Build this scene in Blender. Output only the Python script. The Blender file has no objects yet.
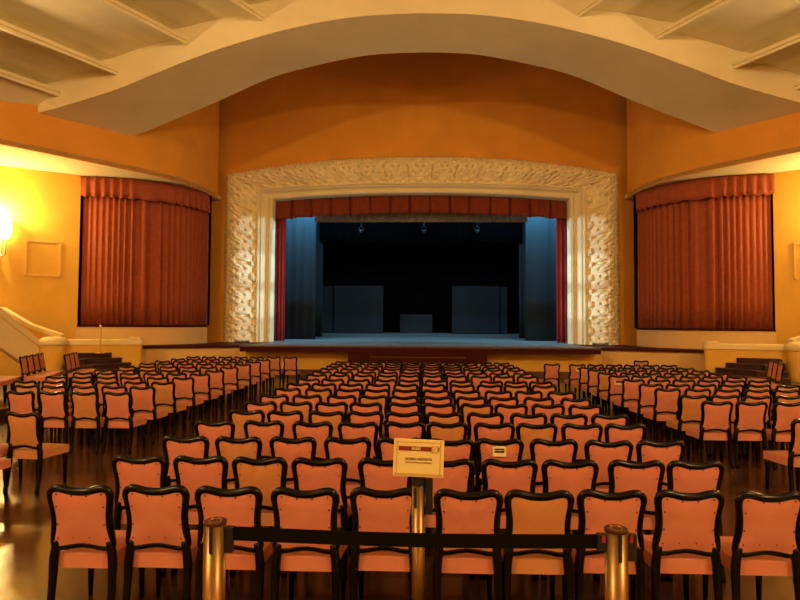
import bpy, bmesh, math, random
from mathutils import Vector, Matrix
random.seed(7)
scene = bpy.context.scene
COL = scene.collection
HX = -0.17            # the hall's axis, slightly left of the seating's axis
def rad(a): return math.radians(a)

# ------------------------------------------------------------------ materials
def mat(name, color, rough=0.6, metal=0.0, spec=0.5, noise=None, bump=None, emit=None):
    """noise=(scale, amount): mottled colour; bump=(scale, strength)"""
    m = bpy.data.materials.new(name); m.use_nodes = True
    nt = m.node_tree; b = nt.nodes['Principled BSDF']
    b.inputs['Base Color'].default_value = (*color, 1)
    b.inputs['Roughness'].default_value = rough
    b.inputs['Metallic'].default_value = metal
    b.inputs['Specular IOR Level'].default_value = spec
    tc = nt.nodes.new('ShaderNodeTexCoord')
    if noise:
        n = nt.nodes.new('ShaderNodeTexNoise'); n.inputs['Scale'].default_value = noise[0]; n.inputs['Detail'].default_value = 4
        nt.links.new(tc.outputs['Object'], n.inputs['Vector'])
        r = nt.nodes.new('ShaderNodeValToRGB')
        a = noise[1]
        r.color_ramp.elements[0].position = .3; r.color_ramp.elements[1].position = .7
        r.color_ramp.elements[0].color = (*[max(0, c*(1-a)) for c in color], 1)
        r.color_ramp.elements[1].color = (*[min(1, c*(1+a)) for c in color], 1)
        nt.links.new(n.outputs['Fac'], r.inputs['Fac']); nt.links.new(r.outputs['Color'], b.inputs['Base Color'])
    if bump:
        n2 = nt.nodes.new('ShaderNodeTexNoise'); n2.inputs['Scale'].default_value = bump[0]; n2.inputs['Detail'].default_value = 3
        nt.links.new(tc.outputs['Object'], n2.inputs['Vector'])
        bp = nt.nodes.new('ShaderNodeBump'); bp.inputs['Strength'].default_value = bump[1]; bp.inputs['Distance'].default_value = .02
        nt.links.new(n2.outputs['Fac'], bp.inputs['Height']); nt.links.new(bp.outputs['Normal'], b.inputs['Normal'])
    if emit:
        b.inputs['Emission Color'].default_value = (*emit[0], 1); b.inputs['Emission Strength'].default_value = emit[1]
    return m

def wood_floor(name, c1, c2, c3, rough, sx, sy, spec=.5, waves=.0, rot=0.0):
    m = mat(name, c1, rough, spec=spec); nt = m.node_tree; b = nt.nodes['Principled BSDF']
    tc = nt.nodes.new('ShaderNodeTexCoord'); mp = nt.nodes.new('ShaderNodeMapping')
    mp.inputs['Rotation'].default_value = (0, 0, rot)
    nt.links.new(tc.outputs['Object'], mp.inputs['Vector'])
    br = nt.nodes.new('ShaderNodeTexBrick')
    br.inputs['Color1'].default_value = (*c1, 1); br.inputs['Color2'].default_value = (*c2, 1); br.inputs['Mortar'].default_value = (*c3, 1)
    br.inputs['Scale'].default_value = 1; br.inputs['Mortar Size'].default_value = .006
    br.inputs['Brick Width'].default_value = sx; br.inputs['Row Height'].default_value = sy
    nt.links.new(mp.outputs['Vector'], br.inputs['Vector'])
    n = nt.nodes.new('ShaderNodeTexNoise'); n.inputs['Scale'].default_value = 3.0; n.inputs['Detail'].default_value = 6
    nt.links.new(tc.outputs['Object'], n.inputs['Vector'])
    mx = nt.nodes.new('ShaderNodeMix'); mx.data_type = 'RGBA'; mx.blend_type = 'MULTIPLY'; mx.inputs['Factor'].default_value = .5
    nt.links.new(br.outputs['Color'], mx.inputs[6]); nt.links.new(n.outputs['Fac'], mx.inputs[7])
    nt.links.new(mx.outputs[2], b.inputs['Base Color'])
    if waves:
        n2 = nt.nodes.new('ShaderNodeTexNoise'); n2.inputs['Scale'].default_value = 2.2; n2.inputs['Detail'].default_value = 2
        nt.links.new(tc.outputs['Object'], n2.inputs['Vector'])
        bp = nt.nodes.new('ShaderNodeBump'); bp.inputs['Strength'].default_value = waves; bp.inputs['Distance'].default_value = .02
        nt.links.new(n2.outputs['Fac'], bp.inputs['Height']); nt.links.new(bp.outputs['Normal'], b.inputs['Normal'])
    return m

M = {}
M['ochre'] = mat('ochre_plaster', (.80, .47, .085), .8, spec=.2, noise=(1.2, .06), bump=(30, .06))
M['orange'] = mat('orange_plaster', (.76, .355, .055), .85, spec=.15, noise=(.8, .06), bump=(30, .06))
M['tan'] = mat('tan_plaster', (.80, .53, .22), .8, spec=.2, noise=(1.2, .04))
M['cream'] = mat('cream_plaster', (.82, .75, .50), .8, spec=.2, noise=(.7, .05), bump=(25, .05))
M['relief'] = mat('carved_plaster', (.90, .79, .50), .7, spec=.3, noise=(5, .10))
M['coping'] = mat('cream_coping', (.84, .68, .36), .5, spec=.4, noise=(2, .04))
M['floor'] = wood_floor('polished_parquet', (.085, .036, .011), (.055, .022, .007), (.018, .007, .003), .19, .62, .15, spec=.5, waves=.28, rot=.0)
M['terrace'] = wood_floor('terrace_wood', (.12, .050, .014), (.09, .036, .010), (.03, .012, .004), .3, .62, .15)
M['stagefloor'] = wood_floor('stage_boards', (.26, .28, .27), (.21, .23, .225), (.08, .09, .09), .55, 3.0, .14, spec=.35)
M['darkred'] = mat('dark_red_paint', (.050, .0035, .005), .6, spec=.15, noise=(3, .15))
M['nosing'] = mat('stage_nosing', (.10, .04, .022), .4)
M['brownbase'] = mat('brown_base', (.10, .035, .010), .4)
M['carpet'] = mat('stair_carpet', (.035, .008, .005), .8, noise=(12, .2))
M['frame'] = mat('black_lacquer', (.0020, .0014, .0012), .22, spec=.25)
M['coral'] = mat('coral_upholstery', (.57, .205, .135), .6, spec=.3, noise=(7, .05))
M['amber'] = mat('amber_upholstery', (.51, .225, .090), .65, spec=.25, noise=(7, .05))
M['tack'] = mat('dark_tack', (.10, .015, .012), .4)
M['red'] = mat('rust_velvet', (.34, .080, .038), .75, spec=.2, noise=(6, .10))
M['valance'] = mat('deep_red_velvet', (.20, .040, .018), .8, spec=.15, noise=(6, .1))
M['legred'] = mat('wine_velvet', (.26, .03, .03), .8, spec=.15)
M['black'] = mat('black_drape', (.004, .004, .0045), .95, spec=.0)
M['navy'] = mat('dark_drape', (.020, .032, .040), .95, spec=.1)
M['flat'] = mat('grey_flat', (.022, .030, .037), .9, spec=.1)
M['beige'] = mat('beige_gauze', (.22, .20, .18), .8, noise=(4, .15))
M['void'] = mat('black_reveal', (.006, .005, .0045), .95, spec=.0)
M['brass'] = mat('worn_brass', (.24, .15, .065), .34, metal=1, noise=(6, .15))
M['polished'] = mat('polished_brass', (.75, .52, .22), .35, metal=1)
M['brassdark'] = mat('dark_brass_cap', (.16, .06, .03), .35, metal=.8)
M['blackplastic'] = mat('black_plastic', (.010, .009, .009), .4)
M['belt'] = mat('black_webbing', (.004, .0035, .003), .85, spec=.08)
M['redplastic'] = mat('red_plastic', (.35, .02, .015), .4)
M['paper'] = mat('cream_card', (.74, .61, .26), .6)
M['gold'] = mat('gold_edge', (.50, .33, .09), .5)
M['maroon'] = mat('maroon_print', (.18, .012, .008), .6)
M['ink'] = mat('dark_ink', (.03, .015, .010), .6)
M['glass'] = mat('opal_glass', (.9, .8, .6), .4, emit=((1, .72, .30), 12))
M['whitemetal'] = mat('white_enamel', (.80, .70, .50), .35)
M['lampmetal'] = mat('grey_lamp_metal', (.05, .05, .05), .5, metal=.2)

# ------------------------------------------------------------------ helpers
def link(name, me, m=None, parent=None):
    o = bpy.data.objects.new(name, me); COL.objects.link(o)
    if m is not None and me is not None:
        for x in (m if isinstance(m, (list, tuple)) else [m]): me.materials.append(x)
    if parent is not None: o.parent = parent
    return o
def bm_obj(name, bm, m, parent=None, smooth=False, recalc=True):
    if recalc: bmesh.ops.recalc_face_normals(bm, faces=bm.faces)
    me = bpy.data.meshes.new(name); bm.to_mesh(me); bm.free()
    if smooth:
        for p in me.polygons: p.use_smooth = True
    return link(name, me, m, parent)
def tag(o, label, cat, group=None):
    o['label'] = label; o['category'] = cat
    if group: o['group'] = group
    return o
def thing(name, label, cat, loc=(0, 0, 0), rotz=0, group=None):
    o = bpy.data.objects.new(name, None); COL.objects.link(o)
    o.location = loc; o.rotation_euler = (0, 0, rotz); o.empty_display_size = .1
    return tag(o, label, cat, group)
def struct(o): o['kind'] = 'structure'; return o

def box(bm, x0, x1, y0, y1, z0, z1, bev=0, mi=0):
    vs = [bm.verts.new((x, y, z)) for z in (z0, z1) for x, y in ((x0, y0), (x1, y0), (x1, y1), (x0, y1))]
    fs = [bm.faces.new([vs[i] for i in q]) for q in ((3, 2, 1, 0), (4, 5, 6, 7), (0, 1, 5, 4), (1, 2, 6, 5), (2, 3, 7, 6), (3, 0, 4, 7))]
    for f in fs: f.material_index = mi
    if bev:
        es = list({e for f in fs for e in f.edges})
        bmesh.ops.bevel(bm, geom=es, offset=bev, segments=2, affect='EDGES', profile=.5)
def prism(bm, pts, z0, z1, bev=0):
    a = [bm.verts.new((x, y, z0)) for x, y in pts]; b = [bm.verts.new((x, y, z1)) for x, y in pts]
    n = len(pts); fs = [bm.faces.new(a[::-1]), bm.faces.new(b)]
    for i in range(n): fs.append(bm.faces.new((a[i], a[(i+1) % n], b[(i+1) % n], b[i])))
    if bev:
        bmesh.ops.bevel(bm, geom=list(fs[1].edges), offset=bev, segments=2, affect='EDGES', profile=.5)
def hexa(bm, lo, hi):
    """lo/hi: rings of equal length of 3-D points"""
    a = [bm.verts.new(p) for p in lo]; b = [bm.verts.new(p) for p in hi]; n = len(a)
    bm.faces.new(a[::-1]); bm.faces.new(b)
    for i in range(n): bm.faces.new((a[i], a[(i+1) % n], b[(i+1) % n], b[i]))
def lathe(bm, prof, n=24, c=(0, 0, 0)):
    rings = []
    for r, z in prof:
        if r < 1e-6: rings.append([bm.verts.new((c[0], c[1], c[2]+z))])
        else: rings.append([bm.verts.new((c[0]+r*math.cos(2*math.pi*i/n), c[1]+r*math.sin(2*math.pi*i/n), c[2]+z)) for i in range(n)])
    for a, b in zip(rings, rings[1:]):
        for i in range(n):
            j = (i+1) % n
            if len(a) == 1 and len(b) == 1: continue
            if len(a) == 1: bm.faces.new((a[0], b[j], b[i]))
            elif len(b) == 1: bm.faces.new((a[i], a[j], b[0]))
            else: bm.faces.new((a[i], a[j], b[j], b[i]))
    for r in (rings[0], rings[-1]):
        if len(r) > 1: bm.faces.new(r if r is rings[-1] else r[::-1])
def tube(bm, pts, radii, n=8, closed=False, up=Vector((0, 1, 0)), flat=1.0):
    pts = [Vector(p) for p in pts]; N = len(pts)
    if not isinstance(radii, (list, tuple)): radii = [radii]*N
    rings = []
    for i, p in enumerate(pts):
        a = pts[(i-1) % N] if closed or i > 0 else p
        b = pts[(i+1) % N] if closed or i < N-1 else p
        t = (b-a).normalized()
        u = t.cross(up)
        if u.length < 1e-4: u = t.cross(Vector((1, 0, 0)))
        u.normalize(); v = u.cross(t).normalized()
        r = radii[i]
        rings.append([bm.verts.new(p+u*r*math.cos(2*math.pi*k/n)+v*r*flat*math.sin(2*math.pi*k/n)) for k in range(n)])
    for i in range(N if closed else N-1):
        a, b = rings[i], rings[(i+1) % N]
        for k in range(n): bm.faces.new((a[k], a[(k+1) % n], b[(k+1) % n], b[k]))
    if not closed:
        bm.faces.new(rings[0][::-1]); bm.faces.new(rings[-1])
def catmull(pts, sub, closed=False):
    out = []; N = len(pts)
    def P(i): return pts[i % N] if closed else pts[max(0, min(N-1, i))]
    for i in range(N if closed else N-1):
        p0, p1, p2, p3 = P(i-1), P(i), P(i+1), P(i+2)
        for k in range(sub):
            t = k/sub
            out.append(tuple(.5*((2*b)+(-a+c)*t+(2*a-5*b+4*c-d)*t*t+(-a+3*b-3*c+d)*t**3) for a, b, c, d in zip(p0, p1, p2, p3)))
    if not closed: out.append(tuple(pts[-1]))
    return out
def resample(pts, step):
    ds = [0]
    for a, b in zip(pts, pts[1:]): ds.append(ds[-1]+math.dist(a, b))
    L = ds[-1]; n = max(2, int(round(L/step))); out = []; j = 0
    for i in range(n+1):
        s = L*i/n
        while j < len(ds)-2 and ds[j+1] < s: j += 1
        t = (s-ds[j])/max(1e-9, ds[j+1]-ds[j])
        out.append(tuple(a+(b-a)*t for a, b in zip(pts[j], pts[j+1])))
    return out, L
def interp(tab, x):
    for (x0, y0), (x1, y1) in zip(tab, tab[1:]):
        if x <= x1: return y0+(y1-y0)*(x-x0)/(x1-x0)
    return tab[-1][1]
def wallstrip(bm, path, z0, z1, thick, side=1):
    """upright wall along a plan path; thickness goes to the path's left (side=1) or right"""
    n = len(path); off = []
    for i, p in enumerate(path):
        a = path[max(0, i-1)]; b = path[min(n-1, i+1)]
        dx, dy = b[0]-a[0], b[1]-a[1]; l = math.hypot(dx, dy)
        off.append((p[0]-dy/l*thick*side, p[1]+dx/l*thick*side))
    A = [(bm.verts.new((*p, z0)), bm.verts.new((*p, z1)), bm.verts.new((*q, z1)), bm.verts.new((*q, z0))) for p, q in zip(path, off)]
    for r, s in zip(A, A[1:]):
        for k in range(4): bm.faces.new((r[k], r[(k+1) % 4], s[(k+1) % 4], s[k]))
    bm.faces.new(A[0]); bm.faces.new(A[-1][::-1])
def text_mesh(name, s, size, m, parent, loc, rotx=90, extrude=.0006, bold=0.0, align='CENTER'):
    c = bpy.data.curves.new(name, 'FONT'); c.body = s; c.size = size; c.extrude = extrude; c.align_x = align; c.align_y = 'CENTER'; c.offset = bold
    t = bpy.data.objects.new(name, c); COL.objects.link(t)
    bpy.context.view_layer.update()
    me = bpy.data.meshes.new_from_object(t.evaluated_get(bpy.context.evaluated_depsgraph_get()))
    bpy.data.objects.remove(t); bpy.data.curves.remove(c)
    me.materials.clear()
    o = link(name, me, m, parent); o.location = loc; o.rotation_euler = (rad(rotx), 0, 0)
    return o
def mx(s, pts):       # hall half-coordinates -> world, s = -1 left, +1 right
    return [(s*p[0]+HX, *p[1:]) for p in pts]

ORD = ['', 'first', 'second', 'third', 'fourth', 'fifth', 'sixth', 'seventh', 'eighth', 'ninth', 'tenth', 'eleventh', 'twelfth',
       'thirteenth', 'fourteenth', 'fifteenth', 'sixteenth']
SIDE = {-1: 'left', 1: 'right'}

# ------------------------------------------------------------------ the room shell
def build_shell():
    bm = bmesh.new(); box(bm, -24, 24, -20, 28, -.3, 0); struct(bm_obj('floor', bm, M['floor']))
    bm = bmesh.new(); box(bm, -24, 24, -20.3, -20, 0, 15); struct(bm_obj('wall_rear', bm, M['ochre']))
    bm = bmesh.new(); box(bm, -24, 24, -20, 28, 14.4, 14.7); struct(bm_obj('ceiling', bm, M['cream']))
    k = 0
    FASC = [(20.5, 9.0), (16.2, 14.2), (14.6, 16.3), (13.1, 18.24), (11.9, 19.8), (10.78, 21.3), (9.98, 22.45), (9.45, 23.6), (9.17, 25.0), (9.12, 26.3), (9.12, 26.55)]
    fine = catmull(FASC, 8)
    for s in (-1, 1):
        nm = SIDE[s]
        # upper wall that swells out over the hall
        bm = bmesh.new(); wallstrip(bm, mx(s, fine), 7.57, 14.4, .04, -s)
        struct(bm_obj('trim_%d' % (1 if s < 0 else 2), bm, M['orange'], smooth=False))
        # soffit below it, back to the lower wall
        bm = bmesh.new()
        wallp = [(20.6, 9.0), (20.6, 16.6), (15.06, 20.8), (13.1, 22.2), (13.2, 23.1), (9.3, 26.0), (9.0, 26.9)]
        poly = mx(s, [(p[0], p[1]) for p in fine] + [(9.12, 27.0), (13.3, 26.9), (13.6, 22.4), (15.3, 21.1), (20.8, 17.0), (20.8, 9.0)])
        prism(bm, poly, 7.60, 7.75); struct(bm_obj('ceiling.00%d' % (1 if s < 0 else 2), bm, M['cream']))
        # lower side wall
        bm = bmesh.new(); wallstrip(bm, mx(s, [(20.6, -20), (20.6, 16.7), (15.06, 20.8), (12.95, 22.31)]), 0, 7.65, .3, -s)
        struct(bm_obj('wall_' + nm, bm, M['ochre']))
        bm = bmesh.new(); wallstrip(bm, mx(s, [(20.6, -20), (20.6, 9.2)]), 7.65, 14.4, .3, -s)
        struct(bm_obj('wall_%s_upper' % nm, bm, M['orange']))
        # low wall under the curtain bay, black reveal behind the curtain, dark sill
        bay = catmull([(12.97, 22.29), (12.2, 22.42), (11.1, 22.75), (10.2, 23.35), (9.6, 24.2), (9.3, 25.2), (9.2, 25.75)], 6)
        bm = bmesh.new(); wallstrip(bm, mx(s, bay), 0, 1.80, .3, -s); struct(bm_obj('wall_%s_sill' % nm, bm, M['tan']))
        bm = bmesh.new(); wallstrip(bm, mx(s, [(p[0]-.02, p[1]-.02) for p in bay]), 1.80, 1.86, .35, -s)
        struct(bm_obj('trim_%d' % (3 if s < 0 else 4), bm, M['darkred']))
        back = [(p[0]+.42, p[1]+.42) for p in bay]
        bm = bmesh.new(); wallstrip(bm, mx(s, [(13.05, 22.33)] + back + [(9.24, 25.9)]), 1.86, 7.6, .1, -s)
        struct(bm_obj('wall_%s_recess' % nm, bm, M['void']))
        # square moulding on the wall
        bm = bmesh.new()
        ux, uy = -.813, .581                      # along the wall towards the stage (half-coordinates)
        a = Vector((14.37, 21.29)); L = 1.15
        nx, ny = -.581, -.813
        for (q0, q1, z0, z1) in ((0, L, 3.66, 3.72), (0, L, 4.92, 4.98), (0, .06, 3.66, 4.98), (L-.06, L, 3.66, 4.98)):
            pts = []
            for q, d in ((q0, -.0), (q1, -.0), (q1, .035), (q0, .035)):
                pts.append((a.x+ux*q+nx*d, a.y+uy*q+ny*d))
            prism(bm, mx(s, pts), z0, z1)
        struct(bm_obj('trim_%d' % (5 if s < 0 else 6), bm, M['tan']))

    # wall around the stage opening
    bm = bmesh.new()
    def topz(x): return 8.3 + .55*(1-(abs(x)/8.1)**2)
    box(bm, -17+HX, -8.0+HX, 27.05, 27.35, 0, 15); box(bm, 8.0+HX, 17+HX, 27.05, 27.35, 0, 15)
    xs = [-8.0+16.0*i/24 for i in range(25)]
    for x0, x1 in zip(xs, xs[1:]):
        hexa(bm, [(x0+HX, 27.05, topz(x0)), (x1+HX, 27.05, topz(x1)), (x1+HX, 27.35, topz(x1)), (x0+HX, 27.35, topz(x0))],
             [(x0+HX, 27.05, 15), (x1+HX, 27.05, 15), (x1+HX, 27.35, 15), (x0+HX, 27.35, 15)])
    bmesh.ops.remove_doubles(bm, verts=bm.verts, dist=1e-4)
    struct(bm_obj('wall_front', bm, M['orange']))

    # great arch in front of the stage: soffit between two curves, upright face towards the hall
    FR = catmull([(0, 12.02), (2, 11.93), (3.9, 11.63), (5.6, 11.2), (7.1, 10.72), (8.6, 10.14), (10, 9.58), (12, 8.98), (12.75, 8.82), (14.5, 8.5)], 24)
    BK = catmull([(0, 11.93), (2, 11.82), (4, 11.43), (5.6, 10.98), (7.6, 10.1), (9.2, 9.44), (10.85, 8.77), (13, 7.9)], 24)
    bm = bmesh.new(); n = 130; rows = []
    for i in range(-n, n+1):
        s = -1 if i < 0 else 1; t = abs(i)/n
        xf = 14.0*t; xb = 12.2*t
        rows.append([bm.verts.new(p) for p in ((s*xf+HX, 19, 14.4), (s*xf+HX, 19, interp(FR, xf)), (s*xb+HX, 21.6, interp(BK, xb)), (s*xb+HX, 21.6, 14.4))])
    for a, b in zip(rows, rows[1:]):
        for k in range(3): bm.faces.new((a[k], a[k+1], b[k+1], b[k]))
    struct(bm_obj('ceiling_arch', bm, M['cream']))

    # stepped ceiling panels, each with a moulded lip, running back over the hall
    ST = [(16.5, 8.25, 11.85, 9.60), (11.85, 9.90, 9.95, 10.29), (9.95, 10.69, 7.6, 11.26), (7.6, 11.66, 5.15, 12.03), (5.15, 12.43, 2.6, 12.78), (2.6, 13.05, .0, 13.35)]
    idx = 3
    D = (.454, -.891)
    for s in (-1, 1):
        for j, (xa, za, xb, zb) in enumerate(ST):
            L = 16 if j < 5 else 14
            bm = bmesh.new()
            if j == 0: prof = [(18.5, 7.9), (13.5, 8.55), (12.9, 8.80), (12.4, 9.20), (xb, zb)]
            else:                                  # each bay is a cove whose outer edge runs in behind the lip of the bay before it
                k_ = (zb-za)/(xb-xa); o_ = .55
                prof = [(xa+o_, za+k_*o_-.30), (xa+o_, za+k_*o_)]
                for q in range(7):
                    t = q/6; prof.append((xa+(xb-xa)*t, za+(zb-za)*t+.10*math.sin(math.pi*t)))
            prof += [(xb+.10, zb-.02), (xb+.10, zb-.16), (xb+.05, zb-.16), (xb+.05, zb-.21), (xb-.07, zb-.21), (xb-.07, zb-.12), (xb-.11, zb-.10), (xb-.11, zb+.00), (xb-.06, zb+.03), (xb+.58, zb+.05)]
            A = [bm.verts.new((s*x+HX, 19.0, z)) for x, z in prof]
            B = [bm.verts.new((s*(x+D[0]*L)+HX, 19.0+D[1]*L, z)) for x, z in prof]
            for i in range(len(prof)-1): bm.faces.new((A[i], A[i+1], B[i+1], B[i]))
            struct(bm_obj('ceiling.%03d' % idx, bm, M['cream'])); idx += 1
build_shell()

# ------------------------------------------------------------------ carved proscenium
def proscenium():
    root = thing('proscenium_frame', 'cream plaster frame with carved leaf relief around the stage opening', 'proscenium', (HX, 27, 1.12))
    Z0 = 1.12
    def curve(hw, zc, za, n1, n2):     # half width, corner height, apex height
        pts = [(-hw, Z0+(zc-Z0)*i/n1) for i in range(n1)]
        for i in range(n2+1):
            x = -hw+2*hw*i/n2
            pts.append((x, zc+(za-zc)*(1-(abs(x)/hw)**2.2)))
        pts += [(hw, zc-(zc-Z0)*(i+1)/n1) for i in range(n1)]
        return pts
    n1, n2, nt = 230, 480, 44
    out = curve(8.82, 8.74, 9.54, n1, n2); inn = curve(7.37, 8.07, 8.33, n1, n2)
    mid = [((a[0]+b[0])/2, (a[1]+b[1])/2) for a, b in zip(out, inn)]
    S = [0]
    for a, b in zip(mid, mid[1:]): S.append(S[-1]+math.dist(a, b))
    i1, i2 = n1, n1+n2
    def unit(i):
        if i < i1: s, L, n = S[i], S[i1], 6
        elif i <= i2: s, L, n = S[i]-S[i1], S[i2]-S[i1], 15
        else: s, L, n = S[i]-S[i2], S[-1]-S[i2], 6
        p = L/n; q = s/p
        return (q-math.floor(min(q, n-1e-6))-.5)*p, p
    w = 1.4
    def height(u, p, t):
        # a swelling acanthus roll: root buds at the inner edge, leaves that swell out and curl over, drilled eyes and cracks
        v = t*w; e = p/2-abs(u)
        roll = .50*math.sin(math.pi*max(0, min(1, (t-.12)/.88)))**.8
        th = math.atan2(u, v+.12)
        rib = abs(math.cos(9*th))**.7
        h = roll*(.80+.20*rib)
        h +=   .010*math.sin(46*v+5*math.cos(9*th))*min(1, t*3)*(t < .95)
        fan = abs(u)-(.10+.34*v/w*p/1.15)                                   # cracks that fan out between the leaf lobes
        if .22 < t < .74: h -= .07*math.exp(-(fan/.042)**2)*math.sin(math.pi*(t-.22)/.52)
        if .18 < t < .62: h -= .24*math.exp(-(e/.05)**2)
        for a, b in ((.0, .40), (.13, .58), (-.13, .58), (.27, .36), (-.27, .36), (.36, .72), (-.36, .72), (.0, .78)):
            d2 = (u-a*p)**2+((t-b)*w)**2
            if d2 < .02: h -= .26*math.exp(-d2/.0022)
        h += .24*math.exp(-((u/.19)**4+((v-.13)/.11)**4))                   # root bud
        h += .18*math.exp(-((e/.13)**2+((v-.17)/.10)**2))                   # small bud between leaves
        h += .05*math.exp(-((e/.10)**2+((v-1.05)/.20)**2))
        if t > .88: h += .045*abs(math.sin(u*24))
        if t < .05: h = .05+.03*math.cos(u*30)
        return max(-.06, h)
    bm = bmesh.new(); grid = []
    for i in range(len(out)):
        u, p = unit(i); row = []
        for k in range(nt+1):
            t = k/nt
            x = inn[i][0]+(out[i][0]-inn[i][0])*t; z = inn[i][1]+(out[i][1]-inn[i][1])*t
            wob = 0
            if k == nt: wob = .035*math.cos(u*38)
            f = 1+wob
            x = inn[i][0]+(out[i][0]-inn[i][0])*t*f; z = inn[i][1]+(out[i][1]-inn[i][1])*t*f
            base = .10
            y = 27.0-base-height(u, p, t)
            row.append(bm.verts.new((x, y-27, z-Z0)))
        row.append(bm.verts.new((out[i][0], .1, out[i][1]-Z0)))
        row.insert(0, bm.verts.new((inn[i][0], .1, inn[i][1]-Z0)))
        grid.append(row)
    for a, b in zip(grid, grid[1:]):
        for k in range(len(a)-1): bm.faces.new((a[k], a[k+1], b[k+1], b[k]))
    bm_obj('leaf_relief', bm, M['relief'], root, smooth=True)
    # plain moulding
    A = curve(7.39, 8.09, 8.35, 40, 60); B = curve(6.70, 7.62, 7.90, 40, 60)
    prof = [(0, .05), (0, -.22), (.10, -.26), (.18, -.22), (.20, -.15), (.26, -.15), (.30, -.19), (.34, -.15), (.42, -.05), (.55, .02), (.70, .05), (.74, -.02), (.80, -.06), (.92, -.05), (.96, -.02), (1.0, .05), (1.0, .45)]
    bm = bmesh.new(); rows = []
    for a, b in zip(A, B):
        rows.append([bm.verts.new((a[0]+(b[0]-a[0])*t, y, a[1]+(b[1]-a[1])*t-Z0)) for t, y in prof])
    for a, b in zip(rows, rows[1:]):
        for k in range(len(a)-1): bm.faces.new((a[k], a[k+1], b[k+1], b[k]))
    bm_obj('plain_moulding', bm, M['cream'], root)
proscenium()

# ------------------------------------------------------------------ stage
def stage():
    root = thing('stage', 'raised stage with grey boards and dark red front edge', 'stage', (HX, 22, 0))
    Y = 22
    # boards: level to the frame, then a gentle rake
    bm = bmesh.new()
    prof = [(22.03, 1.14), (28, 1.14), (42.3, 1.35)]
    for (ya, za), (yb, zb) in zip(prof, prof[1:]):
        w = 6.62 if yb < 29 else 11.7
        hexa(bm, [(-w, ya-Y, za-.2), (w, ya-Y, za-.2), (w, yb-Y, zb-.2), (-w, yb-Y, zb-.2)], [(-w, ya-Y, za), (w, ya-Y, za), (w, yb-Y, zb), (-w, yb-Y, zb)])
    bm_obj('stage_boards', bm, M['stagefloor'], root)
    bm = bmesh.new(); box(bm, -6.62, 6.62, -.04, .10, 1.10, 1.155, .012); bm_obj('nosing', bm, M['nosing'], root)
    bm = bmesh.new(); box(bm, -6.60, 6.60, 0, .9, .93, 1.10); bm_obj('fascia_board', bm, M['darkred'], root)
    bm = bmesh.new(); box(bm, -2.58, 2.52, .04, .9, 0, .93); bm_obj('centre_panel', bm, M['darkred'], root)
    bm = bmesh.new(); box(bm, -1.75, 1.70, -.35, .03, 0, .80, .01); box(bm, -2.05, 2.0, -.7, -.35, 0, .62, .01); box(bm, -2.3, 2.25, -1.05, -.7, 0, .36, .01)
    bm_obj('steps', bm, M['darkred'], root)
    for x_, y_, z_ in ((1.74, -.36, .80), (2.04, -.71, .62), (2.29, -1.06, .36)):
        bm = bmesh.new(); box(bm, -x_, x_-.05, y_, y_+.05, z_-.03, z_+.004, .008); bm_obj('step_nosing', bm, M['nosing'], root)
    for a, b in ((-6.6, -2.58), (2.52, 6.6)):
        bm = bmesh.new(); box(bm, a, b, .75, .95, .24, .93); bm_obj('front_panel', bm, M['ochre'], root)
        bm = bmesh.new(); box(bm, a, b, .70, .95, 0, .24); bm_obj('base_board', bm, M['brownbase'], root)
    for s in (-1, 1):
        w = thing('stage_wing', 'dark red ledge with tan wall running from the stage to the %s balustrade' % SIDE[s], 'ledge', (0, 0, 0), 0, 'ledges beside the stage')
        front = [(6.66, 23.3), (7.05, 23.35), (10.1, 22.0), (9.85, 20.98), (12.15, 20.12), (15.0, 20.75)]
        inner = [(12.95, 22.22), (12.2, 22.34), (11.1, 22.68), (10.15, 23.3), (9.5, 24.15), (9.2, 25.2), (9.1, 25.8), (9.1, 27.0), (6.66, 27.0)]
        bm = bmesh.new(); prism(bm, mx(s, front+inner), 1.02, 1.11); bm_obj('ledge_top', bm, M['darkred'], w)
        bm = bmesh.new()
        prism(bm, mx(s, [(6.70, 23.42), (7.07, 23.47), (10.16, 22.1), (9.95, 21.08), (12.15, 20.25), (14.9, 20.85)] + [(13.1, 22.0), (11.1, 22.6), (10.1, 23.3), (9.4, 24.2), (9.1, 25.2), (9.0, 26.9), (6.70, 26.9)]), 0, 1.02)
        bm_obj('ledge_wall', bm, M['tan'], w)
stage()

# stage house (black box behind the opening)
for nm_, q in (('wall_stage_left', (-12.3, -12.0, 27.5, 42.6)), ('wall_stage_right', (12.0, 12.3, 27.5, 42.6)), ('wall_stage_back', (-12.3, 12.3, 42.35, 42.65))):
    bm = bmesh.new(); box(bm, *q, .8, 12); struct(bm_obj(nm_, bm, M['void']))
bm = bmesh.new(); box(bm, -12.3, 12.3, 27.36, 42.6, 12, 12.2); struct(bm_obj('ceiling_stage', bm, M['void']))

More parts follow.
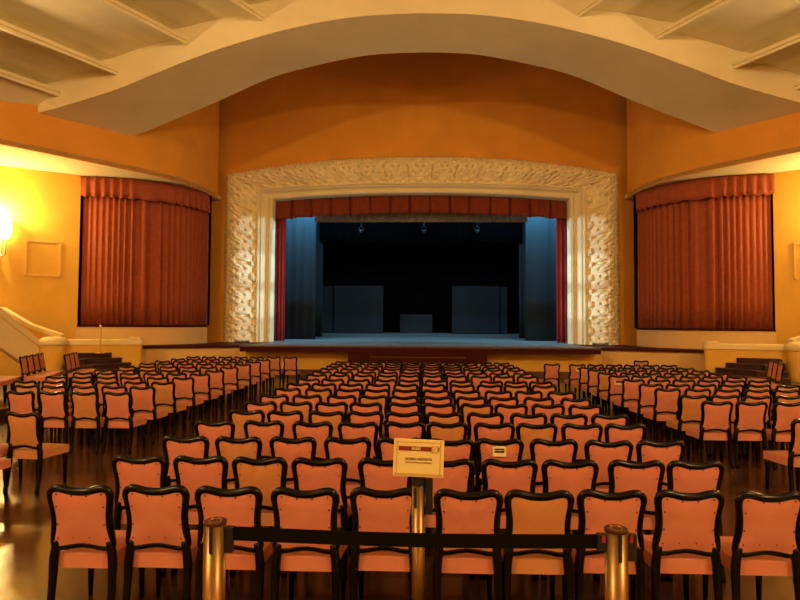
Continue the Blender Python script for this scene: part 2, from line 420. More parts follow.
# ------------------------------------------------------------------ drapes
def pleated(bm, path, z0, z1, amp, wl, rnd, flat_top=False, scallop=0, rows=6, thick=.03, taper=.6):
    """cloth hung along a plan path; two skins so that it has thickness. z0/z1 may be functions of the fraction along the path"""
    P, L = resample(path, wl/9)
    n = len(P); r = random.Random(rnd)
    ph = []; a = 0
    for i in range(n):
        a += 2*math.pi*(L/(n-1))/wl*(1+.45*math.sin(i*.037+rnd)+.25*math.sin(i*.101+rnd*2)); ph.append(a)
    ampv = [amp*(.75+.45*math.sin(i*.05+rnd*3)) for i in range(n)]
    nor = []
    for i in range(n):
        q, b = P[max(0, i-1)], P[min(n-1, i+1)]
        dx, dy = b[0]-q[0], b[1]-q[1]; l = math.hypot(dx, dy); nor.append((-dy/l, dx/l))
    grids = []
    for sk in (0, 1):
        g = []
        for j in range(rows+1):
            t = j/rows; row = []
            for i in range(n):
                f = i/(n-1)
                za = z0(f) if callable(z0) else z0; zb = z1(f) if callable(z1) else z1
                if scallop: za = za + scallop*math.sin(ph[i])
                am = ampv[i]*(taper+(1-taper)*(1-t))
                w = math.sin(ph[i]); o = am*(math.copysign(abs(w)**.8, w)+.25*math.sin(2*ph[i]+t*1.5))+sk*thick
                row.append(bm.verts.new((P[i][0]+nor[i][0]*o, P[i][1]+nor[i][1]*o, za+(zb-za)*t)))
            g.append(row)
        grids.append(g)
    for g in grids:
        for a, b in zip(g, g[1:]):
            for i in range(n-1): bm.faces.new((a[i], a[i+1], b[i+1], b[i]))
    A, B = grids
    for j in (0, rows):
        for i in range(n-1): bm.faces.new((A[j][i], A[j][i+1], B[j][i+1], B[j][i]))
    for i in (0, n-1):
        for j in range(rows): bm.faces.new((A[j][i], A[j+1][i], B[j+1][i], B[j][i]))

for s in (-1, 1):
    root = thing('side_curtain', 'rust red floor-length pleated curtain filling the curved wall bay %s of the stage' % SIDE[s], 'curtain', (0, 0, 0), 0, 'curved side curtains')
    path = catmull([(12.93, 22.46), (12.1, 22.68), (11.2, 23.0), (10.4, 23.57), (9.80, 24.37), (9.47, 25.25), (9.33, 25.85)], 10)
    bm = bmesh.new(); pleated(bm, mx(s, path), 1.88, 7.3, .085, .25, 1.3, rows=5, taper=.7); bm_obj('drape', bm, M['red'], root, smooth=True)
    path2 = catmull([(12.96, 22.28), (12.1, 22.45), (11.1, 22.80), (10.25, 23.4), (9.64, 24.25), (9.30, 25.2), (9.20, 25.75)], 10)
    bm = bmesh.new(); pleated(bm, mx(s, path2), 6.80, 7.56, .055, .36, 2.1, scallop=.03, rows=4, taper=.35); bm_obj('valance', bm, M['red'], root, smooth=True)

# main stage pelmet with box pleats
def pelmet():
    bm = bmesh.new()
    xs = [-6.72+13.44*i/448 for i in range(449)]
    rows = 6; G = []
    for sk in (0, 1):
        g = []
        for j in range(rows+1):
            t = j/rows; row = []
            for x in xs:
                f = x/6.72
                zb = 6.78+.30*(1-f*f)+.035*abs(math.sin(math.pi*(x+.46)/.92))
                q = ((x+.46) % .92)/.92; d = min(q, 1-q)*.92
                y = 27.52+.20*math.exp(-(d/.045)**2)*(.55+.45*(1-t)) + .02*math.sin(x*9+t)+.012*math.sin(x*23)+sk*.03
                row.append(bm.verts.new((x+HX, y, zb+(8.05-zb)*t)))
            g.append(row)
        G.append(g)
    for g in G:
        for a, b in zip(g, g[1:]):
            for i in range(len(xs)-1): bm.faces.new((a[i], a[i+1], b[i+1], b[i]))
    for j in (0, rows):
        for i in range(len(xs)-1): bm.faces.new((G[0][j][i], G[0][j][i+1], G[1][j][i+1], G[1][j][i]))
    for i in (0, -1):
        for j in range(rows): bm.faces.new((G[0][j][i], G[0][j+1][i], G[1][j+1][i], G[1][j][i]))
    tag(bm_obj('stage_pelmet', bm, M['valance'], smooth=True), 'deep red box-pleated pelmet hanging across the top of the stage opening', 'curtain')
pelmet()
def drape(name, label, x0, x1, y, z0, z1, amp, wl, m, rnd, cat='curtain', group=None, y1=None):
    bm = bmesh.new(); pleated(bm, [(x0+HX, y), (x1+HX, y if y1 is None else y1)], z0, z1, amp, wl, rnd, rows=4)
    return tag(bm_obj(name, bm, m, smooth=True), label, cat, group)
drape('gauze_border', 'beige gathered gauze strip hanging just below the red pelmet', -5.1, 5.12, 28.6, 6.86, 8.0, .045, .34, M['beige'], 1.1)
for s in (-1, 1):
    n = SIDE[s]
    drape('tormentor_curtain', 'narrow wine red curtain inside the %s edge of the stage opening' % n, s*6.95, s*6.30, 27.85, 1.16, 8.0, .06, .20, M['legred'], 2+s, group='wine red edge curtains')
    drape('leg_curtain', 'wide dark blue-lit leg curtain on the %s side of the stage' % n, s*7.0, s*5.25, 30.0, 1.19, 9.5, .03, .5, M['navy'], 3+s, group='dark leg curtains')
    drape('leg_curtain', 'narrow dark leg curtain behind the wide one, stage %s in the photo' % n, s*6.6, s*5.45, 33.3, 1.24, 9.5, .03, .4, M['navy'], 5+s, group='dark leg curtains')
drape('border_curtain', 'black border curtain across the upper stage behind the gauze', -5.6, 5.6, 33.0, 6.57, 11, .03, .5, M['black'], 2.2)
drape('backdrop_curtain', 'black backdrop curtain closing off the rear of the stage', -11, 11, 42.0, 1.38, 11.5, .05, .5, M['black'], 4.2)
def flat(label, x0, x1, y, z1, m):
    zf = 1.14+(y+.9-28)/14.3*.21+.002
    root = thing('scenery_flat', label, 'stage flat', ((x0+x1)/2+HX, y, zf), 0, 'grey scenery flats')
    w = (x1-x0)/2; h = z1-zf
    bm = bmesh.new(); box(bm, -w, w, 0, .05, 0, h, .008); bm_obj('canvas_panel', bm, m, root)
    for sx in (-1, 1):
        bm = bmesh.new(); hexa(bm, [(sx*w*.7-.03, .05, .0), (sx*w*.7+.03, .05, 0), (sx*w*.7+.03, .9, 0), (sx*w*.7-.03, .9, 0)],
                               [(sx*w*.7-.03, .05, h*.7), (sx*w*.7+.03, .05, h*.7), (sx*w*.7+.03, .12, h*.7), (sx*w*.7-.03, .12, h*.7)])
        bm_obj('brace', bm, M['black'], root)
flat('tall grey flat left of the dark centre at the rear of the stage', -5.80, -2.5, 40.0, 4.50, M['flat'])
flat('tall grey flat right of the dark centre at the rear of the stage', 2.09, 5.22, 40.0, 4.50, M['flat'])
flat('narrow dark flat between the left leg curtain and the left grey flat', -6.95, -5.85, 40.2, 4.47, M['navy'])
flat('narrow dark flat between the right grey flat and the right leg curtain', 5.27, 5.78, 40.2, 4.47, M['navy'])
flat('low grey flat standing at the middle of the stage rear', -1.4, .8, 40.95, 2.62, M['flat'])
for i, (x, lab) in enumerate(((-3.24, 'left'), (.2, 'middle'), (3.08, 'right'))):
    root = thing('stage_lantern', 'small stage lantern hanging before the black border, %s of three' % lab, 'spotlight', (x+HX, 32.6, 7.05), 0, 'stage lanterns below the pelmet')
    bm = bmesh.new(); tube(bm, [(0, .12, -.05), (0, -.02, .0), (0, -.14, -.05)], [.06, .10, .085], 12, up=Vector((0, 0, 1))); bm_obj('housing', bm, M['lampmetal'], root, smooth=True)
    bm = bmesh.new(); tube(bm, [(-.12, 0, 0), (-.12, 0, .18), (0, 0, .24), (.12, 0, .18), (.12, 0, 0)], .014, 6); tube(bm, [(0, 0, .23), (0, 0, 2.0)], .02, 6, up=Vector((1, 0, 0)))
    bm_obj('yoke', bm, M['lampmetal'], root)

# ------------------------------------------------------------------ side terraces, steps, balustrades
TZ = .25
for s in (-1, 1):
    n = SIDE[s]
    xe = 8.25 if s < 0 else 7.55
    pts = [(xe, 11.4), (20.3, 11.4), (20.3, 16.4), (14.95, 20.6), (9.9, 20.85), (9.3, 19.6), (xe, 18.6)]
    bm = bmesh.new(); prism(bm, mx(s, pts), 0, TZ, .015); o = bm_obj('floor_terrace', bm, M['terrace']); struct(o)
    # steps in front of the balustrade: nested treads that narrow towards the stage
    root = thing('stair', 'dark carpeted winding steps below the %s balustrade' % n, 'steps', (0, 0, 0), 0, 'steps beside the stage')
    A = Vector((12.05, 19.66)); B = Vector((9.62, 20.58)); u = (B-A).normalized(); nn = Vector((-u.y, u.x))
    if nn.y > 0: nn = -nn
    def plan(q, d): p = A+u*q+nn*d; return (p.x, p.y)
    for z0, z1, q, d in ((.25, .44, 2.58, 1.75), (.44, .61, 2.28, 1.35), (.61, .78, 1.98, .95), (.78, .95, 1.66, .5)):
        pl = [plan(.45, 0), plan(q, 0)] + [plan(q-.12*k*k*.5-.0, d*k/5) for k in range(1, 5)] + [plan(q-1.0 if q > 1.5 else q-.5, d), plan(.45, d)]
        bm = bmesh.new(); prism(bm, mx(s, pl), z0, z1, .015); bm_obj('tread', bm, M['carpet'], root)
    # balustrade with rounded cream coping
    root = thing('balustrade', 'ochre balustrade wall with cream coping %s of the stage, above the dark steps' % n, 'balustrade', (0, 0, 0), 0, 'balustrades beside the stage')
    A = Vector((12.0, 19.86)); B = Vector((9.66, 20.74))
    u = (B-A).normalized(); nn = Vector((-u.y, u.x)); nn = -nn if nn.y > 0 else nn
    def ring(q0, q1, w, end=True):
        c = [];
        p = A+u*q0
        c += [p+nn*w, ]
        e = A+u*q1
        for k in range(9):
            a = -math.pi/2+math.pi*k/8
            c.append(e+u*w*math.cos(a)-nn*w*math.sin(a))
        c.append(p-nn*w)
        return [(v.x, v.y) for v in c]
    Lb = (B-A).length
    bm = bmesh.new(); prism(bm, mx(s, ring(.06, Lb-.15, .14)), 0, 1.22); bm_obj('parapet_wall', bm, M['ochre'], root)
    bm = bmesh.new(); prism(bm, mx(s, ring(.10, Lb-.15, .19)), 1.22, 1.40, .045)
    prism(bm, mx(s, ring(Lb-.45, Lb-.17, .17)), 1.40, 1.47, .04)
    bm_obj('coping', bm, M['coping'], root)
    # round newel pillar
    root = thing('newel_pillar', 'round ochre newel pillar with cream cap at the foot of the %s stair' % n, 'pillar', (s*12.1+HX, 19.5, TZ), 0, 'newel pillars')
    bm = bmesh.new(); lathe(bm, [(.38, 0), (.38, .96)], 32); bm_obj('shaft', bm, M['ochre'], root, smooth=False)
    bm = bmesh.new(); lathe(bm, [(.40, .96), (.43, .99), (.43, 1.10), (.40, 1.16), (.30, 1.22), (.15, 1.25), (0, 1.255)], 32); bm_obj('cap', bm, M['coping'], root, smooth=True)
    # sloping wall of the stair that climbs to the gallery
    root = thing('stair_wall', 'sloping cream stair wall with coping climbing away from the %s newel pillar' % n, 'stair wall', (0, 0, 0), 0, 'sloping stair walls')
    P0, P1 = (12.42, 19.28, 1.36), (13.30, 16.4, 3.55)
    def sl(q, dz, dx): return (P0[0]+(P1[0]-P0[0])*q+dx, P0[1]+(P1[1]-P0[1])*q, P0[2]+(P1[2]-P0[2])*q+dz)
    def slab(bm, dz0, dz1, dx0, dx1, base=None, q0=0):
        lo, hi = [], []
        for q, dx in ((q0, dx0), (1, dx0), (1, dx1), (q0, dx1)):
            a = sl(q, dz0, dx); a = a if base is None else (a[0], a[1], base)
            b = sl(q, dz1, dx)
            if a[2] < TZ: a = (a[0], a[1], TZ)
            lo.append((s*a[0]+HX, a[1], a[2])); hi.append((s*b[0]+HX, b[1], max(b[2], TZ+.02)))
        hexa(bm, lo, hi)
    bm = bmesh.new(); slab(bm, -1.0, -.20, 0, .3); bm_obj('wall_panel', bm, M['coping'], root)
    bm = bmesh.new(); slab(bm, -.22, 0, -.06, .36); bm_obj('coping', bm, M['coping'], root)
    bm = bmesh.new(); slab(bm, -1.22, -.98, -.06, .36); bm_obj('string_band', bm, M['coping'], root)
    bm = bmesh.new(); slab(bm, 0, -1.2, .02, .28, base=TZ, q0=.06); bm_obj('base_wall', bm, M['ochre'], root)
    # far rail rising behind it
    root = thing('upper_rail', 'low cream-topped rail rising behind the %s newel pillar along the wall' % n, 'rail', (0, 0, 0), 0, 'rising rails')
    Q = [(12.25, 20.28, 1.56), (13.5, 20.50, 1.90), (14.75, 20.75, 2.5)]
    for nm_, za, zb, w, m_ in (('rail_wall', None, -.14, .10, M['ochre']), ('coping', -.15, 0, .14, M['coping'])):
        bm = bmesh.new()
        for a, b in zip(Q, Q[1:]):
            lo = []; hi = []
            for p, d in ((a, -w), (b, -w), (b, w), (a, w)):
                lo.append((s*p[0]+HX, p[1]+d, 1.11 if za is None else p[2]+za)); hi.append((s*p[0]+HX, p[1]+d, p[2]+zb))
            hexa(bm, lo, hi)
        bm_obj(nm_, bm, m_, root)
    # wall lamp
    root = thing('wall_sconce', 'lit opal glass wall lamp on a white bracket on the %s wall' % n, 'lamp', (s*15.02+HX, 20.78, 4.3), math.atan2(-.813, s*-.581)+math.pi/2, 'wall lamps')
    bm = bmesh.new(); box(bm, -.10, .10, -.04, .02, -.1, .75, .012); bm_obj('backplate', bm, M['whitemetal'], root)
    for dx in (-.22, .22):
        bm = bmesh.new(); tube(bm, [(0, -.03, .1), (dx*.5, -.16, .02), (dx, -.22, .08), (dx, -.22, .62)], .035, 8, up=Vector((1, .2, 0))); bm_obj('arm', bm, M['whitemetal'], root, smooth=True)
        bm = bmesh.new(); lathe(bm, [(.05, 0), (.14, .12), (.19, .35), (.17, .60), (.10, .78), (0, .82)], 16, (dx, -.22, .60)); bm_obj('glass_shade', bm, M['glass'], root, smooth=True)
# brass stanchion on the left steps
root = thing('brass_stanchion', 'thin brass stanchion standing on the dark steps left of the stage', 'stanchion', (-10.78, 19.70, .95))
bm = bmesh.new(); lathe(bm, [(.16, 0), (.16, .015), (.06, .035), (.03, .05)], 20); bm_obj('base', bm, M['polished'], root, smooth=False)
bm = bmesh.new(); lathe(bm, [(.03, .04), (.03, .84), (.045, .85), (.045, .92), (.02, .95), (0, .955)], 16); bm_obj('post', bm, M['polished'], root, smooth=False)

# ------------------------------------------------------------------ the chair
LEAN = lambda z: -.07*max(0, (z-.53)/.42)**1.15
XK = .97
LOOP = [(0, .897), (.06, .901), (.115, .914), (.158, .921), (.190, .910), (.206, .880), (.200, .825), (.191, .76), (.189, .70), (.193, .645), (.204, .595),
        (.206, .560), (.186, .537), (.13, .538), (.07, .549), (0, .556)]
LOOP = [(x*XK, z-(.018 if z < .58 else .010 if z < .62 else 0)) for x, z in LOOP]
def chair_meshes():
    me = {}
    half = LOOP
    full = half + [(-x, z) for x, z in half[-2:0:-1]]
    loop = catmull(full, 3, True)
    def mk(name, bm, m, smooth=True, mi=None):
        bmesh.ops.recalc_face_normals(bm, faces=bm.faces)
        d = bpy.data.meshes.new(name); bm.to_mesh(d); bm.free()
        for p in d.polygons: p.use_smooth = smooth
        d.materials.append(m); return d
    bm = bmesh.new()
    tube(bm, [(x, LEAN(z), z) for x, z in loop], [.0275 if z > .86 else (.026 if z > .6 else .0235) for x, z in loop], 8, True, up=Vector((0, 1, 0)), flat=.75)
    me['back_frame'] = mk('back_frame', bm, M['frame'])
    for nm in ('coral', 'amber'):
        bm = bmesh.new(); c = (0, .735)
        for sgn in (-1, 1):
            rings = []
            for r in (1.0, .93, .85, .6, .3):
                off = .010+.016*(1-r**3)
                rings.append([bm.verts.new((c[0]+(x-c[0])*r, LEAN(c[1]+(z-c[1])*r)+sgn*off, c[1]+(z-c[1])*r)) for x, z in loop])
            N = len(loop)
            for a, b in zip(rings, rings[1:]):
                for i in range(N): bm.faces.new((a[i], a[(i+1) % N], b[(i+1) % N], b[i]))
            cc = bm.verts.new((0, LEAN(c[1])+sgn*.026, c[1]))
            for i in range(N): bm.faces.new((rings[-1][i], rings[-1][(i+1) % N], cc))
        me['back_panel_'+nm] = mk('back_panel', bm, M[nm])
        # seat: wider in front, domed top
        bm = bmesh.new()
        R, F, y0, y1 = .182, .218, .015, .475
        n = 8; top = []; bot = []
        for j in range(n+1):
            y = y0+(y1-y0)*j/n; w = R+(F-R)*j/n; row = []
            for i in range(n+1):
                x = -1+2*i/n; t = -1+2*j/n
                dome = .022*(1-abs(x)**4)*(1-abs(t)**4)
                row.append(bm.verts.new((x*w, y, .468+dome)))
            top.append(row); bot.append([bm.verts.new((-w, y, .375)), bm.verts.new((w, y, .375))])
        for a, b in zip(top, top[1:]):
            for i in range(n): bm.faces.new((a[i], a[i+1], b[i+1], b[i]))
        for j in range(n):
            bm.faces.new((top[j][0], top[j+1][0], bot[j+1][0], bot[j][0])); bm.faces.new((top[j][n], top[j+1][n], bot[j+1][1], bot[j][1]))
            bm.faces.new((bot[j][0], bot[j][1], bot[j+1][1], bot[j+1][0]))
        bm.faces.new(top[0]+bot[0][::-1]); bm.faces.new(top[n]+bot[n][::-1])
        me['seat_'+nm] = mk('seat', bm, M[nm], False)
    for s in (-1, 1):
        bm = bmesh.new()
        pts = [(s*.190, -.002, .565), (s*.205, .0, .50), (s*.214, .0, .42), (s*.216, -.004, .30), (s*.218, -.02, .15), (s*.222, -.05, 0)]
        pts = catmull([(p[0]*.93, p[1], p[2]) for p in pts], 3)
        tube(bm, pts, [.026+.006*math.sin(math.pi*min(1, i/10)) for i in range(len(pts))], 8, up=Vector((0, 1, 0)), flat=.9)
        me['rear%d' % s] = mk('leg', bm, M['frame'])
        bm = bmesh.new()
        tube(bm, [(s*.185, .44, .40), (s*.186, .44, .33), (s*.190, .445, .18), (s*.192, .45, 0)], [.030, .029, .022, .016], 8, up=Vector((0, 1, 0)))
        me['front%d' % s] = mk('leg', bm, M['frame'])
    bm = bmesh.new(); bmesh.ops.create_uvsphere(bm, u_segments=6, v_segments=4, radius=.0065); me['tack'] = mk('tack', bm, M['tack'])
    return me
CH = chair_meshes()
TACKS = [(x, z) for x, z in ((-.150, .885), (-.05, .873), (.05, .873), (.150, .885), (-.158, .80), (.158, .80), (-.158, .68), (.158, .68), (-.160, .585), (-.055, .590), (.055, .590), (.160, .585))]
def make_chair(fabric, tacks=False):
    t = bpy.data.objects.new('auditorium_chair', None); COL.objects.link(t); t.empty_display_size = .1
    t['category'] = 'chair'
    link('back_frame', CH['back_frame'], None, t)
    p = link('back_panel', CH['back_panel_'+fabric], None, t)
    link('seat', CH['seat_'+fabric], None, t)
    for k in ('rear-1', 'rear1', 'front-1', 'front1'): link('leg', CH[k], None, t)
    if tacks:
        for x, z in TACKS:
            q = link('tack', CH['tack'], None, p)
            q.location = (x, LEAN(z)-.018, z)
    return t
PROTO = {(f, k): make_chair(f, k) for f in ('coral', 'amber') for k in (False, True)}
USED = set()
def copy_tree(o, parent=None):
    c = o.copy(); COL.objects.link(c)
    if parent is not None: c.parent = parent
    for ch in o.children: copy_tree(ch, c)
    return c
def chair(x, y, rz, fabric, tacks, label, group, z=0):
    key = (fabric, tacks)
    if key in USED: c = copy_tree(PROTO[key])
    else: USED.add(key); c = PROTO[key]
    c.location = (x, y, z); c.rotation_euler = (0, 0, rz)
    c['label'] = label; c['group'] = group
    return c
COLNAME = {'coral': 'coral', 'amber': 'orange'}

# --- middle block: sixteen rows of ten
XS = [
 [-2.25, -1.757, -1.27, -.765, -.25, .30, .757, 1.235, 1.74, 2.256],
 [-2.27, -1.78, -1.30, -.82, -.29, .19, .69, 1.17, 1.70, 2.16],
 [-2.23, -1.73, -1.22, -.705, -.21, .27, .72, 1.23, 1.73, 2.22],
 [-2.27, -1.74, -1.20, -.70, -.19, .27, .78, 1.24, 1.73, 2.20],
 [-2.16, -1.68, -1.17, -.70, -.23, .26, .76, 1.28, 1.76, 2.25],
 [-2.21, -1.73, -1.24, -.77, -.25, .22, .73, 1.19, 1.69, 2.18],
 [-2.23, -1.73, -1.21, -.74, -.28, .22, .72, 1.19, 1.71, 2.24],
 [-2.23, -1.71, -1.22, -.76, -.28, .22, .71, 1.22, 1.71, 2.22],
 [-2.22, -1.77, -1.28, -.80, -.30, .18, .70, 1.18, 1.65, 2.14],
 [-2.21, -1.74, -1.23, -.72, -.25, .26, .73, 1.30, 1.75, 2.22]]
YS = [3.90, 4.78, 5.62, 6.53, 7.32, 8.16, 8.98, 9.87, 10.71, 11.58, 12.56, 13.36, 14.3, 15.1, 15.95, 16.8]
YR = [.11, .08, .09, .12, .03, .02, -.05, -.10, 0, -.15, 0, 0, 0, 0, 0, 0]
AMBER = {(0, 6), (1, 2), (2, 1), (3, 5), (3, 7), (4, 0), (4, 2), (4, 5), (5, 1), (5, 6), (6, 3), (7, 1), (7, 6), (8, 4), (8, 8), (9, 2), (9, 6), (10, 3), (11, 7), (12, 1), (13, 5), (14, 2), (15, 2)}
SEAT = {}
rng = random.Random(11)
for r, y in enumerate(YS):
    xs = XS[r] if r < len(XS) else [-2.24+.492*k+rng.uniform(-.03, .03) for k in range(10)]
    rowname = 'nearest row' if r == 0 else ('farthest row' if r == 15 else ORD[r+1]+' nearest row')
    xs = list(xs)
    for _ in range(40):                       # neighbours stand clear of one another
        for k in range(9):
            d = .458-(xs[k+1]-xs[k])
            if d > 0: xs[k] -= d/2; xs[k+1] += d/2
    for k, x in enumerate(xs):
        fab = 'amber' if (r, k) in AMBER else 'coral'
        pos = {0: 'leftmost', 9: 'rightmost'}.get(k) or (ORD[k+1]+' from left' if k < 5 else ORD[10-k]+' from right')
        lab = '%s black-framed chair, %s in the %s of the middle block' % (COLNAME[fab], pos, rowname)
        SEAT[(0, r, k)] = chair(x, y+.07+YR[r]*k/9+rng.uniform(-.02, .02), rng.uniform(-.006, .006), fab, r < 4 and (r, k) != (0, 6), lab, 'chairs of the middle block')
# --- side blocks: six columns each, counted from the aisle
def side_block(s, x0, step, ys, ncol, skip=()):
    n = SIDE[s]
    for r, y in enumerate(ys):
        rowname = 'nearest row' if r == 0 else ('farthest row' if r == len(ys)-1 else ORD[r+1]+' nearest row')
        for k in range(ncol):
            if (r, k) in skip: continue
            fab = 'amber' if rng.random() < .36 else 'coral'
            if (s, r, k) in ((-1, 0, 1),): fab = 'amber'
            if (s, r, k) in ((1, 0, 0), (1, 0, 1), (-1, 0, 0), (-1, 0, 2)): fab = 'coral'
            pos = 'on the aisle' if k == 0 else ORD[k+1]+' from the aisle'
            lab = '%s black-framed chair, %s in the %s of the %s block' % (COLNAME[fab], pos, rowname, n)
            SEAT[(s, r, k)] = chair(x0+s*step*k+rng.uniform(-.012, .012), y+.07+rng.uniform(-.03, .03), rng.uniform(-.015, .015), fab, False, lab, 'chairs of the %s block' % n)
LY = [9.05, 9.90, 10.67, 11.57, 12.47, 13.3, 14.38, 15.45, 16.4, 17.4, 18.6]
RY = [8.70, 9.48, 10.40, 11.21, 12.1, 12.98, 13.76, 14.62, 15.4, 16.45]
side_block(-1, -4.67, .505, LY, 6, skip={(0, 5), (0, 4), (1, 5)})
side_block(1, 4.17, .49, RY, 6, skip={(0, 4), (0, 5), (1, 5)})
G = 'loose chairs off the block ends'
chair(3.51, 16.6, .05, 'coral', False, 'coral chair standing alone before the stage, right of the middle block', G)
chair(6.55, 18.4, 0, 'amber', False, 'orange chair standing alone behind the farthest row of the right block', G)
chair(-4.15, 18.75, .0, 'coral', False, 'coral chair at the far left aisle end, its whole back clear before the stage', G)
G = 'chairs at the near side aisles'
chair(-4.72, 7.02, -.10, 'amber', False, 'orange chair with lit seat standing apart at left, nearer than the left block', G)
chair(-5.25, 6.98, -.05, 'coral', False, 'coral chair mostly hidden behind the lone orange chair at the left edge', G)
chair(-4.86, 6.18, -.02, 'coral', False, 'coral chair at the left edge of the photo, only its seat in view', G)
chair(4.46, 7.20, .06, 'coral', False, 'coral chair cut by the right edge of the photo, nearer than the right block', G)
# --- chairs on the side terraces, turned to face the middle
def side_group(x, y, n, s, txt):
    for k in range(n):
        fab = 'coral'
        chair(x+s*.165*k, y+.47*k, s*rad(72), fab, False, 'sideways coral chair, %s of %s on the %s' % (('nearest' if k == 0 else 'farthest' if k == n-1 else ORD[k+1]), {2: 'two', 3: 'three', 4: 'four'}[n], txt), 'sideways chairs on the terraces', TZ)
side_group(-9.30, 13.75, 4, -1, 'terrace beside the sloping stair wall')
side_group(-8.86, 14.75, 3, -1, 'terrace before the left newel pillar')
side_group(-9.45, 12.45, 3, -1, 'terrace at the left photo edge')
side_group(7.90, 13.70, 3, 1, 'terrace before the right dark steps')
side_group(8.15, 12.2, 2, 1, 'terrace at the right photo edge')

# ------------------------------------------------------------------ notices laid on chair backs
def notice(label, x, y, z, w, h, lines):
    root = thing('paper_notice', label, 'sign', (x, y, z), 0, 'paper notices on chair backs')
    root.rotation_euler = (rad(-9), 0, 0)
    bm = bmesh.new(); box(bm, -w/2, w/2, -.003, 0, -h/2, h/2); bm_obj('card', bm, M['paper'], root)
    bm = bmesh.new(); box(bm, -w*.36, w*.36, -.005, -.002, -h*.20, h*.16); bm_obj('printed_panel', bm, M['ink'], root)
    if lines:
        bm = bmesh.new()
        for i, hh in enumerate((.7, .45, .45, .45, .9, .3, .4)):
            xx = -w*.31+i*w*.098; box(bm, xx, xx+w*.05, -.0065, -.0045, -h*.07*hh, h*.06*hh)
        bm_obj('faint_print', bm, M['paper'], root)
def on_back(key, dx, z):
    c = SEAT[key]; return c.location.x+dx, c.location.y+LEAN(z)-.027, z
notice('cream paper notice on a chair back in the third row, right of the warning sign', *on_back((0, 2, 6), -.005, .835), .128, .108, True)
notice('small cream notice on an aisle chair back of the right block, nearer one', *on_back((1, 5, 0), 0, .80), .19, .13, False)
notice('small cream notice on an aisle chair back of the right block, farther one', *on_back((1, 9, 0), .05, .82), .18, .16, False)

# ------------------------------------------------------------------ barrier: two brass belt posts, belt, sign post
def belt_post(x, y, label, h=1.13, r=.049, slots=True):
    root = thing('barrier_post', label, 'barrier post', (x, y, 0), 0, 'brass barrier posts')
    bm = bmesh.new(); lathe(bm, [(.17, 0), (.17, .02), (.15, .035), (.06, .06)], 32); bm_obj('base', bm, M['brass'], root, smooth=False)
    bm = bmesh.new(); lathe(bm, [(r, .05), (r, h-.012)], 32); bm_obj('tube', bm, M['brass'], root, smooth=False)
    for p in root.children[-1].data.polygons: p.use_smooth = len(p.vertices) == 4
    bm = bmesh.new(); lathe(bm, [(r+.002, h-.014), (r+.003, h-.004), (r-.002, h), (r-.010, h-.001), (r-.012, h-.005), (0, h-.005)], 32); bm_obj('cap', bm, M['brassdark'], root)
    bm = bmesh.new()
    for k in range(14):
        a = 2*math.pi*k/14; bmesh.ops.create_uvsphere(bm, u_segments=6, v_segments=4, radius=.004, matrix=Matrix.Translation((math.cos(a)*r*.55, math.sin(a)*r*.55, h-.004)))
    bm_obj('cap_studs', bm, M['brass'], root)
    bm = bmesh.new(); box(bm, -.008, .008, -r-.004, -r+.004, h-.13, h-.015); bm_obj('belt_slot', bm, M['blackplastic'], root)
    return root
pl = belt_post(-.93, 2.7, 'thick brass barrier post at left, holding the belt end')
pr = belt_post(.85, 2.7, 'thick brass barrier post at right with black belt clips')
for root, sides in ((pl, (1,)), (pr, (-1, 1))):
    for sx in sides:
        bm = bmesh.new(); box(bm, sx*.047, sx*.085, -.015, .012, .99 if sx > 0 else 1.03, 1.105, .003); bm_obj('belt_clip', bm, M['blackplastic'], root)
        if root is pr:
            bm = bmesh.new(); box(bm, sx*.052, sx*.066, -.019, -.014, 1.07, 1.10); bm_obj('release_button', bm, M['redplastic'], root)
bm = bmesh.new(); N = 24; ra = []
for i in range(N+1):
    t = i/N; x = -.93+.085+(1.78-.17)*t; zc = 1.073-.012*math.sin(math.pi*t)-.004*t
    ra.append([bm.verts.new((x, 2.7+dy, zc+dz)) for dy, dz in ((-.0015, -.031), (.0015, -.031), (.0015, .031), (-.0015, .031))])
for a, b in zip(ra, ra[1:]):
    for k in range(4): bm.faces.new((a[k], a[(k+1) % 4], b[(k+1) % 4], b[k]))
bm.faces.new(ra[0]); bm.faces.new(ra[-1])
tag(bm_obj('barrier_belt', bm, M['belt']), 'black webbing belt stretched between the two thick brass posts', 'belt')

sp = thing('sign_post', 'slim brass post behind the belt carrying the warning sign', 'barrier post', (-.02, 3.2, 0), 0, 'brass barrier posts')
bm = bmesh.new(); lathe(bm, [(.16, 0), (.16, .02), (.14, .035), (.05, .055)], 32); bm_obj('base', bm, M['brass'], sp)
bm = bmesh.new(); lathe(bm, [(.034, .05), (.034, 1.17)], 28); bm_obj('tube', bm, M['brass'], sp)
for p in sp.children[-1].data.polygons: p.use_smooth = len(p.vertices) == 4
bm = bmesh.new(); lathe(bm, [(.036, 1.17), (.036, 1.215), (.02, 1.218), (0, 1.218)], 28); bm_obj('collar', bm, M['blackplastic'], sp)
bm = bmesh.new(); box(bm, .036, .075, -.02, .025, 1.02, 1.20, .004); bm_obj('belt_cassette', bm, M['blackplastic'], sp)
bm = bmesh.new(); box(bm, -.022, -.012, -.037, -.031, 1.06, 1.16); bm_obj('belt_slot', bm, M['blackplastic'], sp)
sg = thing('warning_sign', 'cream AVISO warning sign with maroon bar on the slim brass post', 'sign', (-.02, 3.155, 1.318))
sg.rotation_euler = (rad(-3), rad(1.8), 0)
W, H = .262, .192
bm = bmesh.new(); box(bm, -W/2, W/2, 0, .006, -H/2, H/2, .002); bm_obj('board', bm, M['paper'], sg)
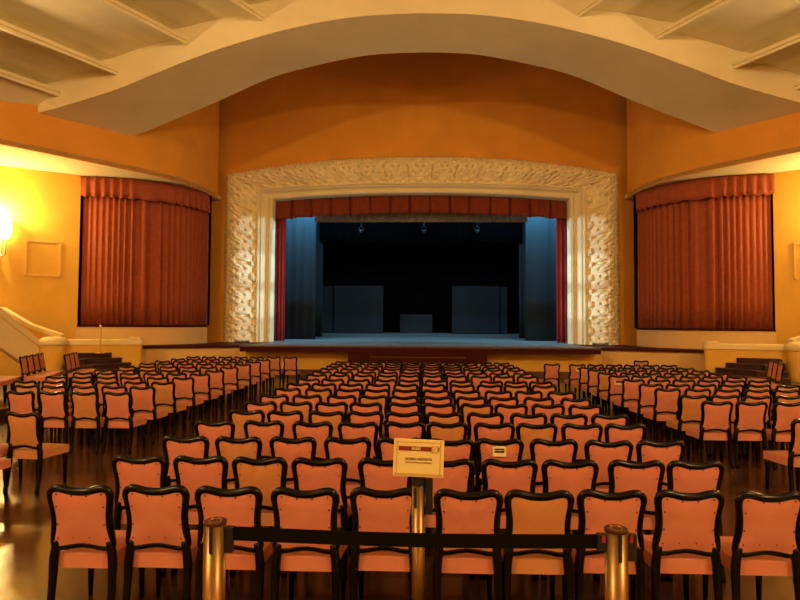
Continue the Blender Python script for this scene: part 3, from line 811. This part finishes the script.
for nm, x0, x1, z0, z1 in (('edge_strip', -W/2+.014, -W/2+.019, -H/2+.006, H/2-.004), ('edge_strip', W/2-.021, W/2-.016, -H/2+.006, H/2-.004), ('edge_strip', -W/2+.006, W/2-.006, -H/2+.006, -H/2+.016), ('edge_strip', -W/2+.018, W/2-.02, H/2-.018, H/2-.014)):
    bm = bmesh.new(); box(bm, x0, x1, -.0015, .001, z0, z1); bm_obj(nm, bm, M['gold'], sg)
bm = bmesh.new(); box(bm, -.106, .106, -.002, .001, .036, .059); bm_obj('title_bar', bm, M['maroon'], sg)
bm = bmesh.new(); box(bm, .066, .099, -.003, .001, .028, .066, .001); bm_obj('emblem_plate', bm, M['gold'], sg)
bm = bmesh.new()
for k in range(12):
    a0, a1 = math.pi*(.15+1.5*k/12), math.pi*(.15+1.5*(k+1)/12)
    P = [(.0825+r*math.cos(a), -.0036, .047+r*1.1*math.sin(a)) for r, a in ((.008, a0), (.008, a1), (.0115, a1), (.0115, a0))]
    hexa(bm, P, [(p[0], -.0028, p[2]) for p in P])
box(bm, .086, .094, -.0036, -.0028, .036, .050)
bm_obj('emblem', bm, M['paper'], sg)
text_mesh('title_text', 'AVISO', .017, M['paper'], sg, (-.014, -.0025, .0475), bold=.0006)
text_mesh('main_text', 'ACESSO RESTRITO', .0168, M['ink'], sg, (0, -.0012, -.006), bold=.0003)
text_mesh('small_text', 'SOMENTE PESSOAS AUTORIZADAS', .0088, M['ink'], sg, (0, -.0012, -.0235), bold=.0)

# ------------------------------------------------------------------ lights
WARM = (1, .67, .30)
def point(name, loc, power, color=WARM, radius=.3):
    l = bpy.data.lights.new(name, 'POINT'); l.energy = power; l.color = color; l.shadow_soft_size = radius
    o = bpy.data.objects.new(name, l); COL.objects.link(o); o.location = loc; return o
def spot(name, loc, target, power, color, angle, blend=.3, radius=.1):
    l = bpy.data.lights.new(name, 'SPOT'); l.energy = power; l.color = color; l.spot_size = rad(angle); l.spot_blend = blend; l.shadow_soft_size = radius
    o = bpy.data.objects.new(name, l); COL.objects.link(o); o.location = loc
    o.rotation_euler = (Vector(target)-Vector(loc)).to_track_quat('-Z', 'Y').to_euler(); return o
for s in (-1, 1):
    point('chandelier_light', (s*12+HX, -6.0, 11.2), 3800, radius=.6)
    point('sconce_light', (s*14.83+HX, 20.42, 5.8), 600, color=(1, .66, .22), radius=.12)
    point('rear_fill_light', (s*9, -15.0, 6.0), 500, radius=.5)  # unseen fill added behind the camera to brighten the chair backs
    spot('ceiling_fill_spot', (s*13.5+HX, 14.4, 8.0), (s*6, 13, 12), 950, WARM, 105, .6, .25)  # this pair and the next: added spots that brighten the ceiling, no fixtures there
    spot('ceiling_fill_spot', (s*17.0+HX, 7.0, 8.0), (s*8, 8.5, 12), 1150, WARM, 105, .6, .25)
COOL = (.25, .66, 1)
def area(name, loc, target, sx, sy, power, color):
    l = bpy.data.lights.new(name, 'AREA'); l.shape = 'RECTANGLE'; l.size = sx; l.size_y = sy; l.energy = power; l.color = color
    o = bpy.data.objects.new(name, l); COL.objects.link(o); o.location = loc
    o.rotation_euler = (Vector(target)-Vector(loc)).to_track_quat('-Z', 'Y').to_euler(); return o
for s in (-1, 1):
    area('stage_batten_light', (s*5.6+HX, 28.95, 8.9), (s*6.0+HX, 30.4, 1), 2.2, .3, 650, COOL)
    spot('flat_spot', (s*2.0+HX, 34.2, 9.0), (s*3.4+HX, 40, 2.2), 800, (.40, .78, 1), 60, .5, .2)
for s in (-1, 1):
    for z in (2.0, 3.7, 5.3):
        spot('frame_spot', (-s*5.4+HX, 23.6, z-.3), (s*7.15+HX, 27, z), 2700, (.62, .88, 1), 14, .25, .08)

w = bpy.data.worlds.new('world'); scene.world = w; w.use_nodes = True
w.node_tree.nodes['Background'].inputs[0].default_value = (0, 0, 0, 1)

# ------------------------------------------------------------------ camera
cam = bpy.data.cameras.new('camera'); cam.sensor_width = 36; cam.lens = 27; cam.clip_end = 200
co = bpy.data.objects.new('camera', cam); COL.objects.link(co)
co.location = (0, 0, 2.02); co.rotation_euler = (rad(92.2), rad(-.35), rad(2.2))
scene.camera = co
scene.view_settings.view_transform = 'Standard'; scene.view_settings.look = 'None'
scene.view_settings.exposure = 0.1; scene.view_settings.gamma = 1; scene.view_settings.use_curve_mapping = False
